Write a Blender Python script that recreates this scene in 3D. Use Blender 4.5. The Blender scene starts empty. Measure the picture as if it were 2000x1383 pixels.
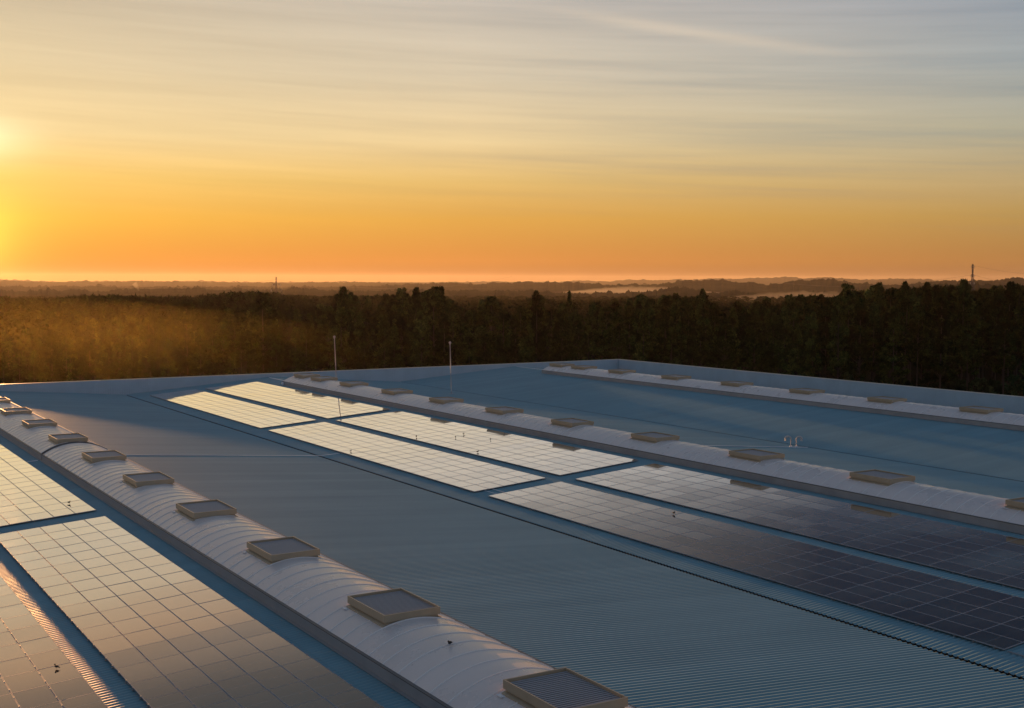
import bpy, bmesh, math, random
import numpy as np
from mathutils import Matrix, Vector
R = math.radians
random.seed(7)
rng = np.random.default_rng(11)
S = bpy.context.scene
COL = S.collection

# ------------------------------------------------------------------ camera
cam_d = bpy.data.cameras.new('camera')
cam_d.sensor_width = 36.0
cam_d.lens = 36.0 * 2375.45 / 2000
cam_d.clip_start = 0.5
cam_d.clip_end = 60000
cam = bpy.data.objects.new('camera', cam_d)
COL.objects.link(cam)
YAW, PIT, ROL = 0.5529, -0.0604, 0.0015
CAMZ = 25.0
fwd = Vector((math.sin(YAW) * math.cos(PIT), math.cos(YAW) * math.cos(PIT), math.sin(PIT)))
r0 = Vector((math.cos(YAW), -math.sin(YAW), 0))
u0 = r0.cross(fwd)
rt = r0 * math.cos(ROL) + u0 * math.sin(ROL)
up = u0 * math.cos(ROL) - r0 * math.sin(ROL)
m = Matrix.Identity(4)
for i in range(3):
    m[i][0], m[i][1], m[i][2] = rt[i], up[i], -fwd[i]
m[2][3] = CAMZ
cam.matrix_world = m
S.camera = cam

# ------------------------------------------------------------------ render look
S.render.engine = 'CYCLES'
S.view_settings.view_transform = 'Standard'
S.view_settings.look = 'None'
S.view_settings.exposure = 1.0
S.view_settings.gamma = 1.0
S.cycles.use_denoising = True
S.cycles.max_bounces = 6
S.cycles.diffuse_bounces = 2
S.cycles.glossy_bounces = 3
S.cycles.volume_bounces = 0
S.cycles.transparent_max_bounces = 12
S.cycles.sample_clamp_indirect = 3.0
S.cycles.sample_clamp_direct = 6.0

SUN_AZ, SUN_EL = R(7.6), R(1.75)
SUN_STRENGTH = 4.3
HAZE = 2.4e-5
sund = Vector((math.sin(SUN_AZ) * math.cos(SUN_EL), math.cos(SUN_AZ) * math.cos(SUN_EL), math.sin(SUN_EL)))

# ------------------------------------------------------------------ node helper
def lin(r, g, b):
    f = lambda c: ((c / 255 + 0.055) / 1.055) ** 2.4 if c > 10.3 else c / 255 / 12.92
    return (f(r), f(g), f(b), 1)

class NT:
    def __init__(s, tree): s.t = tree; s.n = tree.nodes; s.l = tree.links
    def new(s, typ, **kw):
        n = s.n.new(typ)
        for k, v in kw.items():
            if k == 'ins':
                for a, b in v.items():
                    s.put(n, a, b)
            else:
                setattr(n, k, v)
        return n
    def put(s, n, a, b):
        if hasattr(b, 'is_linked') or isinstance(b, bpy.types.NodeSocket): s.l.new(b, n.inputs[a])
        else: n.inputs[a].default_value = b
    def math(s, op, a, b=0.0, c=None, clamp=False):
        n = s.n.new('ShaderNodeMath'); n.operation = op; n.use_clamp = clamp
        s.put(n, 0, a); s.put(n, 1, b)
        if c is not None: s.put(n, 2, c)
        return n.outputs[0]
    def mix(s, fac, a, b, blend='MIX'):
        n = s.n.new('ShaderNodeMix'); n.data_type = 'RGBA'; n.blend_type = blend; n.clamp_factor = True
        s.put(n, 0, fac); s.put(n, 6, a); s.put(n, 7, b)
        return n.outputs[2]
    def ramp(s, fac, stops, interp='LINEAR'):
        n = s.n.new('ShaderNodeValToRGB'); cr = n.color_ramp; cr.interpolation = interp
        while len(cr.elements) > 1: cr.elements.remove(cr.elements[-1])
        cr.elements[0].position = stops[0][0]; cr.elements[0].color = stops[0][1]
        for p, c in stops[1:]:
            e = cr.elements.new(p); e.color = c
        s.l.new(fac, n.inputs[0])
        return n.outputs[0]
    def maprange(s, v, a, b, c, d, smooth=False):
        n = s.n.new('ShaderNodeMapRange'); n.interpolation_type = 'SMOOTHSTEP' if smooth else 'LINEAR'
        s.put(n, 0, v)
        for i, x in enumerate((a, b, c, d)): n.inputs[i + 1].default_value = x
        return n.outputs[0]
    def noise(s, vec, scale, detail=4, rough=0.55):
        n = s.n.new('ShaderNodeTexNoise'); s.l.new(vec, n.inputs['Vector'])
        n.inputs['Scale'].default_value = scale; n.inputs['Detail'].default_value = detail; n.inputs['Roughness'].default_value = rough
        return n.outputs[0]

# ------------------------------------------------------------------ sky
W = bpy.data.worlds.new('World'); S.world = W; W.use_nodes = True
W.node_tree.nodes.clear()
t = NT(W.node_tree)
out = t.new('ShaderNodeOutputWorld'); bg = t.new('ShaderNodeBackground'); t.l.new(bg.outputs[0], out.inputs[0])
tc = t.new('ShaderNodeTexCoord')
sep = t.new('ShaderNodeSeparateXYZ'); t.l.new(tc.outputs['Generated'], sep.inputs[0])
dx, dy, dz = sep.outputs
el = t.math('MULTIPLY', t.math('ARCSINE', t.math('MINIMUM', t.math('MAXIMUM', dz, -1.0), 1.0)), 180 / math.pi)     # degrees above the horizon
az = t.math('MULTIPLY', t.math('ARCTAN2', dx, dy), 180 / math.pi)
daz = t.math('ABSOLUTE', t.math('SUBTRACT', az, math.degrees(SUN_AZ)))
daz = t.math('MINIMUM', daz, t.math('SUBTRACT', 360.0, daz))
EP = lambda e: min(1.0, max(0.0, (e + 2) / 62))
elf = t.maprange(el, -2, 60, 0, 1)
def skyramp(rows): return t.ramp(elf, [(EP(e), lin(*c)) for e, c in rows])
ZA = ((23, (150, 150, 148)), (34, (100, 116, 134)), (60, (84, 104, 130)))
ZEN = ((23, (48, 58, 74)), (34, (74, 92, 116)), (60, (84, 104, 130)))
ZD = ((23, (126, 140, 164)), (34, (106, 126, 154)), (60, (84, 104, 130)))
rA = skyramp([(-2, (70, 45, 20)), (-0.3, (200, 112, 34)), (0.1, (190, 108, 42)), (0.9, (230, 144, 50)), (2.7, (250, 186, 72)), (4.6, (248, 202, 110)), (6.5, (240, 211, 153)), (9.4, (224, 203, 162)), (13.1, (202, 187, 161)), (15.5, (214, 190, 156)), (18, (232, 190, 150))] + list(ZA))
rB = skyramp([(-2, (60, 38, 18)), (-0.3, (160, 98, 46)), (0.1, (160, 96, 48)), (0.9, (214, 136, 62)), (2.9, (224, 166, 76)), (4.6, (226, 186, 112)), (6.5, (236, 208, 156)), (9.4, (216, 200, 172)), (13.1, (198, 189, 177)), (18, (160, 152, 142))] + list(ZA))
rC = skyramp([(-2, (46, 32, 20)), (-0.3, (136, 94, 58)), (0.1, (146, 99, 62)), (0.9, (172, 120, 66)), (2.9, (182, 146, 84)), (4.6, (184, 162, 120)), (6.5, (172, 168, 146)), (9.4, (158, 165, 166)), (13.1, (142, 152, 166)), (15.5, (80, 88, 102)), (18, (44, 52, 66))] + list(ZEN))
rD = skyramp([(-2, (30, 28, 28)), (-0.3, (120, 112, 118)), (2.9, (150, 142, 146)), (6.5, (150, 150, 158)), (13.1, (142, 150, 166)), (18, (134, 146, 168))] + list(ZD))
c1 = t.mix(t.maprange(daz, 1, 22, 0, 1), rA, rB)
c2 = t.mix(t.maprange(t.math('ADD', daz, t.maprange(el, 13, 17, 0, 11)), 22, 48, 0, 1), c1, rC)
c3 = t.mix(t.maprange(daz, 48, 120, 0, 1, True), c2, rD)
# high thin cirrus, drawn out along long nearly level streaks
comb = t.new('ShaderNodeCombineXYZ')
t.put(comb, 0, t.math('MULTIPLY', az, 0.035))
t.put(comb, 1, t.math('ADD', t.math('MULTIPLY', el, 0.9), t.math('MULTIPLY', az, 0.022)))
n1 = t.noise(comb.outputs[0], 1.1, 6, 0.56)
comb2 = t.new('ShaderNodeCombineXYZ')
t.put(comb2, 0, t.math('MULTIPLY', az, 0.05))
t.put(comb2, 1, t.math('ADD', t.math('MULTIPLY', el, 2.4), t.math('MULTIPLY', az, 0.14)))
t.put(comb2, 2, 4.3)
n2 = t.noise(comb2.outputs[0], 0.9, 6, 0.65)
amp = t.maprange(el, 1.2, 5.5, 0, 1, True)
cir = t.math('MULTIPLY', t.math('ADD', t.math('SUBTRACT', n1, 0.5), t.math('MULTIPLY', t.math('SUBTRACT', n2, 0.5), 0.55)), amp)
gain = t.math('ADD', 1.0, t.math('MULTIPLY', cir, 0.34))
comb3 = t.new('ShaderNodeCombineXYZ'); [t.put(comb3, i, gain) for i in range(3)]
c4 = t.mix(1.0, c3, comb3.outputs[0], 'MULTIPLY')
# bluer gaps between the streaks, far from the sun
gapf = t.math('MULTIPLY', t.math('MULTIPLY', t.math('MAXIMUM', t.math('MULTIPLY', cir, -2.2), 0.0), t.maprange(daz, 12, 45, 0, 1)), 0.45)
c5 = t.mix(gapf, c4, lin(118, 140, 158))
# one old contrail crossing the upper right
d = t.math('SUBTRACT', el, t.math('ADD', 12.45, t.math('MULTIPLY', t.math('SUBTRACT', az, 32.8), -0.168)))
wob = t.math('MULTIPLY', t.math('SUBTRACT', n1, 0.5), 0.35)
dd = t.math('DIVIDE', t.math('ADD', d, wob), 0.26)
gauss = t.math('POWER', 2.718, t.math('MULTIPLY', t.math('MULTIPLY', dd, dd), -1.0))
win = t.math('MULTIPLY', t.maprange(az, 31, 38, 0, 1, True), t.maprange(az, 41, 50, 1, 0, True))
c6 = t.mix(t.math('MULTIPLY', t.math('MULTIPLY', gauss, win), 0.42), c5, lin(226, 208, 184))
# glow round the sun, which stands just outside the frame
dot = t.math('ADD', t.math('ADD', t.math('MULTIPLY', dx, sund.x), t.math('MULTIPLY', dy, sund.y)), t.math('MULTIPLY', dz, sund.z))
ang = t.math('MULTIPLY', t.math('ARCCOSINE', t.math('MINIMUM', t.math('MAXIMUM', dot, -1.0), 1.0)), 180 / math.pi)
g1 = t.math('POWER', 2.718, t.math('MULTIPLY', ang, -1 / 1.2))
g2 = t.math('POWER', 2.718, t.math('MULTIPLY', ang, -1 / 4.5))
gl = t.mix(1.0, t.mix(g1, (0, 0, 0, 1), (1.0, 0.80, 0.10, 1)), t.mix(g2, (0, 0, 0, 1), (0.12, 0.07, 0.01, 1)), 'ADD')
# a patch of thin cloud lit from behind above the sun
pa = t.math('DIVIDE', t.math('SUBTRACT', az, 7.6), 2.3); pe = t.math('DIVIDE', t.math('SUBTRACT', el, 6.0), 0.95)
pg = t.math('POWER', 2.718, t.math('MULTIPLY', t.math('ADD', t.math('MULTIPLY', pa, pa), t.math('MULTIPLY', pe, pe)), -1.0))
c6 = t.mix(1.0, c6, t.mix(pg, (0, 0, 0, 1), (0.30, 0.36, 0.26, 1)), 'ADD')
c7 = t.mix(1.0, c6, gl, 'ADD')
nish = t.new('ShaderNodeTexSky', sky_type='NISHITA', sun_disc=False, sun_elevation=SUN_EL, sun_rotation=SUN_AZ, altitude=60, air_density=1.2, dust_density=3.0, ozone_density=1.2)
c8 = t.mix(0.002, c7, nish.outputs[0], 'ADD')
t.l.new(c8, bg.inputs[0])
bg.inputs[1].default_value = 0.5

sl = bpy.data.lights.new('sun', 'SUN'); sl.energy = SUN_STRENGTH; sl.angle = R(0.6); sl.color = (1.0, 0.47, 0.17)
so = bpy.data.objects.new('sun', sl); COL.objects.link(so)
so.rotation_euler = sund.to_track_quat('Z', 'Y').to_euler()
so.location = (0, 0, 90)

# ------------------------------------------------------------------ materials
def mat(name, base, rough=0.5, metal=0.0, spec=0.5, var=0.0, vscale=3.0, bump=0.0, stretch=(1, 1, 1), coat=0.0):
    mm = bpy.data.materials.new(name); mm.use_nodes = True
    t = NT(mm.node_tree); b = t.n['Principled BSDF']
    b.inputs['Base Color'].default_value = (*base, 1)
    b.inputs['Roughness'].default_value = rough; b.inputs['Metallic'].default_value = metal
    b.inputs['Specular IOR Level'].default_value = spec
    b.inputs['Coat Weight'].default_value = coat
    if var or bump:
        tc = t.new('ShaderNodeTexCoord'); mp = t.new('ShaderNodeMapping'); mp.inputs['Scale'].default_value = stretch
        t.l.new(tc.outputs['Object'], mp.inputs[0])
        n = t.noise(mp.outputs[0], vscale, 6, 0.6)
        if var:
            lo = tuple(c * (1 - var) for c in base) + (1,); hi = tuple(min(1, c * (1 + var)) for c in base) + (1,)
            t.l.new(t.mix(t.maprange(n, 0.3, 0.7, 0, 1), lo, hi), b.inputs['Base Color'])
            t.l.new(t.maprange(n, 0.3, 0.7, max(0.02, rough - 0.08), min(1, rough + 0.08)), b.inputs['Roughness'])
        if bump:
            bp = t.new('ShaderNodeBump'); bp.inputs['Strength'].default_value = bump; bp.inputs['Distance'].default_value = 0.02
            t.l.new(n, bp.inputs['Height']); t.l.new(bp.outputs[0], b.inputs['Normal'])
    return mm

M = {}
def roof_mat():
    mm = bpy.data.materials.new('roof_sheet'); mm.use_nodes = True
    t = NT(mm.node_tree); b = t.n['Principled BSDF']
    tc = t.new('ShaderNodeTexCoord'); sp = t.new('ShaderNodeSeparateXYZ'); t.l.new(tc.outputs['Object'], sp.inputs[0])
    wn = t.new('ShaderNodeTexWhiteNoise', noise_dimensions='1D'); t.l.new(t.math('FLOOR', t.math('DIVIDE', sp.outputs[1], 1.0875)), wn.inputs['W'])
    mp = t.new('ShaderNodeMapping'); mp.inputs['Scale'].default_value = (0.12, 1.6, 1); t.l.new(tc.outputs['Object'], mp.inputs[0])
    n1 = t.noise(mp.outputs[0], 0.8, 6, 0.6); n2 = t.noise(tc.outputs['Object'], 0.16, 4, 0.55)
    v = t.math('ADD', t.math('ADD', t.math('MULTIPLY', wn.outputs[0], 0.22), t.math('MULTIPLY', n1, 0.55)), t.math('MULTIPLY', n2, 0.55))
    t.l.new(t.mix(t.maprange(v, 0.35, 0.95, 0, 1), (0.160, 0.285, 0.318, 1), (0.220, 0.370, 0.408, 1)), b.inputs['Base Color'])
    t.l.new(t.maprange(v, 0.35, 0.95, 0.50, 0.62), b.inputs['Roughness'])
    b.inputs['Specular IOR Level'].default_value = 0.14
    return mm
M['roof'] = roof_mat()
M['parapet'] = mat('parapet_sheet', (0.40, 0.50, 0.545), 0.45, 0.0, 0.4, 0.08, 0.5)
M['coping'] = mat('coping_metal', (0.62, 0.60, 0.56), 0.35, 0.3, 0.5, 0.06, 2)
M['gutter'] = mat('gutter_metal', (0.035, 0.036, 0.04), 0.7)
M['wall'] = mat('wall_sheet', (0.34, 0.37, 0.40), 0.6, 0, 0.4, 0.1, 0.4)
M['kerb'] = mat('kerb_metal', (0.33, 0.34, 0.35), 0.4, 0.35, 0.5, 0.12, 1.2)
M['trim'] = mat('kerb_trim', (0.10, 0.10, 0.10), 0.5)
M['poly'] = mat('translucent_sheet', (0.70, 0.61, 0.555), 0.3, 0.0, 0.5, 0.07, 0.5, 0.0)
M['bar'] = mat('glazing_bar', (0.80, 0.75, 0.69), 0.4, 0.0)
M['tan'] = mat('vent_tan', (0.40, 0.31, 0.20), 0.38, 0.0, 0.5, 0.08, 1.5)
M['slat'] = mat('vent_slat', (0.34, 0.32, 0.32), 0.5, 0.0)
M['dark'] = mat('vent_inside', (0.012, 0.012, 0.014), 0.8)
M['alu'] = mat('aluminium', (0.30, 0.30, 0.31), 0.5, 0.3)
M['frame'] = mat('module_frame', (0.34, 0.345, 0.36), 0.55, 0.0, 0.2)
M['rail'] = mat('mounting_rail', (0.35, 0.35, 0.36), 0.5, 0.6)
M['white'] = mat('white_tray', (0.75, 0.77, 0.80), 0.4)
M['steel'] = mat('stainless_steel', (0.50, 0.46, 0.42), 0.5, 0.2)
M['bird'] = mat('bird_feathers', (0.03, 0.027, 0.025), 0.8)
M['bark'] = mat('eucalyptus_bark', (0.060, 0.048, 0.035), 0.85, 0, 0.2, 0.35, 0.5, 0, (3, 3, 0.4))
M['soil'] = mat('forest_floor', (0.028, 0.024, 0.014), 1.0, 0, 0.0, 0.4, 0.03)
M['lattice'] = mat('pylon_steel', (0.12, 0.10, 0.09), 0.6, 0.4)
M['insul'] = mat('glass_insulator', (0.75, 0.72, 0.65), 0.15, 0.0)
M['wire'] = mat('power_wire', (0.08, 0.07, 0.06), 0.6)

def foliage(name, cols, trans=0.06):
    mm = bpy.data.materials.new(name); mm.use_nodes = True
    t = NT(mm.node_tree); b = t.n['Principled BSDF']
    b.inputs['Roughness'].default_value = 1.0; b.inputs['Specular IOR Level'].default_value = 0.0
    g = t.new('ShaderNodeNewGeometry'); oi = t.new('ShaderNodeObjectInfo')
    f = t.math('FRACT', t.math('ADD', g.outputs['Random Per Island'], t.math('MULTIPLY', oi.outputs['Random'], 0.0)))
    c = t.ramp(f, [(i / (len(cols) - 1), (*x, 1)) for i, x in enumerate(cols)])
    hs = t.new('ShaderNodeHueSaturation'); t.l.new(c, hs.inputs['Color'])
    t.l.new(t.maprange(oi.outputs['Random'], 0, 1, 0.47, 0.525), hs.inputs['Hue'])
    t.l.new(t.maprange(oi.outputs['Random'], 0, 1, 1.7, 0.55), hs.inputs['Value'])
    gp = t.new('ShaderNodeNewGeometry')
    nn = t.noise(gp.outputs['Position'], 0.42, 3, 0.55); nb = t.noise(gp.outputs['Position'], 0.09, 2, 0.5)
    vv = t.math('MULTIPLY', t.maprange(nn, 0.35, 0.65, 0.35, 1.6), t.maprange(nb, 0.35, 0.65, 0.6, 1.4))  # fine noise paints crown light and shade into leaf colour; broad noise varies trees
    hs2 = t.new('ShaderNodeHueSaturation'); t.l.new(hs.outputs[0], hs2.inputs['Color']); t.l.new(vv, hs2.inputs['Value']); hs = hs2
    t.l.new(hs.outputs[0], b.inputs['Base Color'])
    tr = t.new('ShaderNodeBsdfTranslucent'); t.l.new(hs.outputs[0], tr.inputs[0])
    mx = t.new('ShaderNodeMixShader'); mx.inputs[0].default_value = trans
    t.l.new(b.outputs[0], mx.inputs[1]); t.l.new(tr.outputs[0], mx.inputs[2])
    t.l.new(mx.outputs[0], t.n['Material Output'].inputs[0])
    return mm
M['leaf'] = foliage('eucalyptus_leaves', [(0.009, 0.020, 0.006), (0.018, 0.033, 0.009), (0.030, 0.048, 0.012), (0.054, 0.066, 0.018)])
M['leafd'] = foliage('shrub_leaves', [(0.012, 0.026, 0.012), (0.02, 0.038, 0.016), (0.03, 0.05, 0.02)])
M['wood'] = mat('far_wood', (0.026, 0.026, 0.016), 1.0, 0, 0.0, 0.35, 0.02)

# photovoltaic glass: dark cells with fine busbars and a pale gap across the middle of each module
def pv_mat():
    mm = bpy.data.materials.new('solar_glass'); mm.use_nodes = True
    t = NT(mm.node_tree); b = t.n['Principled BSDF']
    tc = t.new('ShaderNodeTexCoord'); sp = t.new('ShaderNodeSeparateXYZ'); t.l.new(tc.outputs['Object'], sp.inputs[0])
    x, y = sp.outputs[0], sp.outputs[1]
    def line(v, pitch, width):
        fr = t.math('ABSOLUTE', t.math('SUBTRACT', t.math('FRACT', t.math('ADD', t.math('DIVIDE', v, pitch), 100.0)), 0.5))
        return t.math('GREATER_THAN', fr, 0.5 - width / pitch / 2)
    cell = t.math('MAXIMUM', line(x, 0.155, 0.004), line(y, 0.079, 0.003))
    mid = t.math('LESS_THAN', t.math('ABSOLUTE', y), 0.011)
    oi = t.new('ShaderNodeObjectInfo')
    base = t.mix(oi.outputs['Random'], (0.008, 0.010, 0.018, 1), (0.014, 0.016, 0.026, 1))
    c = t.mix(t.math('MULTIPLY', cell, 0.35), base, (0.10, 0.11, 0.12, 1))
    c = t.mix(t.math('MULTIPLY', mid, 0.6), c, (0.20, 0.21, 0.22, 1))
    t.l.new(c, b.inputs['Base Color'])
    mpn = t.new('ShaderNodeNewGeometry')
    n = t.noise(mpn.outputs['Position'], 0.9, 4, 0.6)
    t.l.new(t.math('ADD', t.maprange(n, 0.3, 0.7, 0.025, 0.05), t.math('MULTIPLY', oi.outputs['Random'], 0.015)), b.inputs['Roughness'])
    b.inputs['Specular IOR Level'].default_value = 0.0
    # anti-reflective glass: little reflection face on, nearly a mirror at grazing angles
    ge = t.new('ShaderNodeNewGeometry')
    vd = t.new('ShaderNodeVectorMath', operation='DOT_PRODUCT'); t.l.new(ge.outputs['Normal'], vd.inputs[0]); t.l.new(ge.outputs['Incoming'], vd.inputs[1])
    g = lambda v: (v, v, v, 1)
    sn = lambda d: math.sin(R(d))
    rf = t.ramp(vd.outputs['Value'], [(0, g(1)), (sn(6), g(0.97)), (sn(9), g(0.92)), (sn(11), g(0.88)), (sn(14), g(0.74)), (sn(17), g(0.46)), (sn(20), g(0.22)), (sn(27), g(0.07)), (sn(45), g(0.025)), (1, g(0.015))])
    gl = t.new('ShaderNodeBsdfGlossy'); gl.inputs['Color'].default_value = (1, 1, 1, 1)
    t.l.new(b.inputs['Roughness'].links[0].from_socket, gl.inputs['Roughness'])
    mx = t.new('ShaderNodeMixShader'); t.l.new(rf, mx.inputs[0]); t.l.new(b.outputs[0], mx.inputs[1]); t.l.new(gl.outputs[0], mx.inputs[2])
    t.l.new(mx.outputs[0], t.n['Material Output'].inputs[0])
    return mm
M['pv'] = pv_mat()

# ------------------------------------------------------------------ mesh helpers
class MB:
    def __init__(s): s.v = []; s.f = []; s.m = []
    def add(s, vs, fs, mi=0):
        o = len(s.v); s.v += [tuple(map(float, p)) for p in vs]
        s.f += [tuple(i + o for i in q) for q in fs]; s.m += [mi] * len(fs)
    def box(s, x0, x1, y0, y1, z0, z1, mi=0):
        s.add([(x0, y0, z0), (x1, y0, z0), (x1, y1, z0), (x0, y1, z0), (x0, y0, z1), (x1, y0, z1), (x1, y1, z1), (x0, y1, z1)],
              [(0, 3, 2, 1), (4, 5, 6, 7), (0, 1, 5, 4), (1, 2, 6, 5), (2, 3, 7, 6), (3, 0, 4, 7)], mi)
    def tube(s, pts, rad, n=8, mi=0, cap=True):
        pts = [Vector(p) for p in pts]; rad = rad if isinstance(rad, (list, tuple)) else [rad] * len(pts)
        o = len(s.v)
        ref = Vector((0, 0, 1)) if abs((pts[-1] - pts[0]).normalized().z) < 0.9 else Vector((1, 0, 0))
        for i, p in enumerate(pts):
            d = (pts[min(i + 1, len(pts) - 1)] - pts[max(i - 1, 0)]).normalized()
            a = d.cross(ref).normalized(); b = d.cross(a)
            for k in range(n):
                q = p + (a * math.cos(2 * math.pi * k / n) + b * math.sin(2 * math.pi * k / n)) * rad[i]
                s.v.append(tuple(q))
        for i in range(len(pts) - 1):
            for k in range(n):
                s.f.append((o + i * n + k, o + i * n + (k + 1) % n, o + (i + 1) * n + (k + 1) % n, o + (i + 1) * n + k)); s.m.append(mi)
        if cap:
            s.f.append(tuple(o + k for k in range(n))); s.m.append(mi)
            s.f.append(tuple(o + (len(pts) - 1) * n + k for k in reversed(range(n)))); s.m.append(mi)
    def sphere(s, c, r, n=10, mi=0, sc=(1, 1, 1)):
        vs = []; fs = []
        for i in range(n + 1):
            for k in range(n * 2):
                a = math.pi * i / n; b = math.pi * k / n
                vs.append((c[0] + r * sc[0] * math.sin(a) * math.cos(b), c[1] + r * sc[1] * math.sin(a) * math.sin(b), c[2] + r * sc[2] * math.cos(a)))
        for i in range(n):
            for k in range(n * 2):
                fs.append((i * 2 * n + k, (i + 1) * 2 * n + k, (i + 1) * 2 * n + (k + 1) % (2 * n), i * 2 * n + (k + 1) % (2 * n)))
        s.add(vs, fs, mi)
    def mesh(s, name, mats, smooth=False):
        me = bpy.data.meshes.new(name); me.from_pydata(s.v, [], s.f)
        for x in (mats if isinstance(mats, (list, tuple)) else [mats]): me.materials.append(x)
        me.polygons.foreach_set('material_index', s.m)
        if smooth: me.polygons.foreach_set('use_smooth', [True] * len(s.f))
        me.update()
        return me
    def build(s, name, mats, parent=None, smooth=False, loc=None):
        return obj(name, s.mesh(name, mats, smooth), parent, loc)

def obj(name, me, parent=None, loc=None):
    o = bpy.data.objects.new(name, me); COL.objects.link(o)
    if parent is not None: o.parent = parent
    if loc is not None: o.location = loc
    return o
def tag(o, label=None, cat=None, group=None, kind=None):
    if label: o['label'] = label
    if cat: o['category'] = cat
    if group: o['group'] = group
    if kind: o['kind'] = kind
    return o
def empty(name, loc, label, cat, group=None, rz=0.0):
    o = bpy.data.objects.new(name, None); COL.objects.link(o); o.location = loc; o.rotation_euler = (0, 0, rz)
    o.empty_display_size = 0.5
    return tag(o, label, cat, group)
def copy_tree(o, parent=None):
    c = o.copy(); COL.objects.link(c)
    if parent is not None: c.parent = parent
    for ch in [x for x in o.children]: copy_tree(ch, c)
    return c
def npmesh(name, V, F, mats, mi=None, smooth=False):
    me = bpy.data.meshes.new(name)
    V = np.asarray(V, np.float32); F = np.asarray(F, np.int32); k = F.shape[1]
    me.vertices.add(len(V)); me.vertices.foreach_set('co', V.ravel())
    me.loops.add(F.size); me.loops.foreach_set('vertex_index', F.ravel())
    me.polygons.add(len(F)); me.polygons.foreach_set('loop_start', np.arange(len(F), dtype=np.int32) * k)
    me.polygons.foreach_set('loop_total', np.full(len(F), k, np.int32))
    for x in mats: me.materials.append(x)
    if mi is not None: me.polygons.foreach_set('material_index', np.asarray(mi, np.int32))
    if smooth: me.polygons.foreach_set('use_smooth', np.ones(len(F), bool))
    me.update(calc_edges=True); me.validate()
    return me
def grid_faces(nr, nc):
    i = np.arange(nr - 1)[:, None] * nc + np.arange(nc - 1)[None, :]
    return np.stack([i, i + 1, i + nc + 1, i + nc], -1).reshape(-1, 4)

# ------------------------------------------------------------------ dimensions (metres, ground = 0)
PX = 33.17; VX0 = 33.45; SL = 0.0768
ZV = 12.53; ZR = ZV + SL * PX / 2                 # valley and ridge of the roof
RID = [VX0 - PX / 2, VX0 + PX / 2, VX0 + 1.5 * PX]   # ridges
RID[0], RID[1], RID[2] = 16.74, 49.91, 83.08
VAL = [0.28, 33.45, 66.62]
XR = 99.95; YE = 134.13; YN = -12.0
ZP = 14.215                                        # parapet top
def roofz(x):
    b = min(RID, key=lambda r: abs(r - x))
    return ZR - SL * abs(x - b)
def panz(x, k): return 12.78 + SL * (x - 34.865 + k * PX)

# ------------------------------------------------------------------ ground
gm = MB(); gm.add([(-9000, -3000, 0), (16000, -3000, 0), (16000, 16000, 0), (-9000, 16000, 0)], [(0, 1, 2, 3)])
g = gm.build('ground', M['soil']); tag(g, kind='structure')

# ------------------------------------------------------------------ warehouse building
wh = empty('warehouse', (50, 60, 0), 'large industrial warehouse with low-pitched blue-grey corrugated metal roofs and parapets', 'warehouse')
def whp(name, mb, mm, smooth=False, par=None):
    o = mb.build(name, mm, None, smooth)
    p = par or wh
    o.parent = p; o.matrix_parent_inverse = Matrix.Translation((-50, -60, 0))
    return o
RIBP = 0.2175
def roof_slope(x0, z0, x1, z1):
    # trapezoidal sheet, ribs running down the slope (along x)
    ys = []; hs = []
    n = int((YE - YN) / RIBP)
    for i in range(n + 1):
        b = YN + i * RIBP
        for dyy, hh in ((0, 0), (0.09, 0), (0.112, 0.036), (0.172, 0.036), (0.194, 0)):
            ys.append(b + dyy); hs.append(hh)
    ys = np.array(ys); hs = np.array(hs); hs[ys > YE] = 0; ys = np.minimum(ys, YE)
    k = len(ys); mbv = np.zeros((2 * k, 3))
    mbv[:k, 0] = x0; mbv[:k, 1] = ys; mbv[:k, 2] = z0 + hs
    mbv[k:, 0] = x1; mbv[k:, 1] = ys; mbv[k:, 2] = z1 + hs
    F = np.stack([np.arange(k - 1), np.arange(k - 1) + 1, np.arange(k - 1) + k + 1, np.arange(k - 1) + k], -1)
    if x1 > x0: F = F[:, ::-1]
    o = obj('roof_slope', npmesh('roof_slope', mbv, F, [M['roof']]))
    o.parent = wh; o.matrix_parent_inverse = Matrix.Translation((-50, -60, 0))
G = 0.11
for r in RID:
    xl = r - PX / 2 + G; xr_ = r + PX / 2 - G
    roof_slope(r, ZR, xl, ZR - SL * (r - xl))
    roof_slope(r, ZR, min(xr_, XR - 0.05), ZR - SL * (min(xr_, XR - 0.05) - r))
roof_slope(VAL[0] - PX / 2, ZR, VAL[0] - G, ZV + SL * G)
for vx in VAL:
    mb = MB()
    mb.add([(vx - G - 0.02, YN, ZV - 0.005), (vx - G - 0.02, YE, ZV - 0.005), (vx - 0.07, YE, ZV - 0.16), (vx - 0.07, YN, ZV - 0.16),
            (vx + 0.07, YN, ZV - 0.16), (vx + 0.07, YE, ZV - 0.16), (vx + G + 0.02, YE, ZV - 0.005), (vx + G + 0.02, YN, ZV - 0.005)],
           [(0, 3, 2, 1), (3, 4, 5, 2), (4, 7, 6, 5)])
    whp('valley_gutter', mb, M['gutter'])
# ridge flashings where no skylight sits
for r in RID:
    mb = MB()
    for (a, b_) in (((YE - 9.2), YE),):
        mb.add([(r - 0.35, a, ZR - SL * 0.35 + 0.045), (r, a, ZR + 0.06), (r + 0.35, a, ZR - SL * 0.35 + 0.045),
                (r - 0.35, b_, ZR - SL * 0.35 + 0.045), (r, b_, ZR + 0.06), (r + 0.35, b_, ZR - SL * 0.35 + 0.045)], [(0, 1, 4, 3), (1, 2, 5, 4)])
    whp('ridge_flashing', mb, M['roof'])
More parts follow.
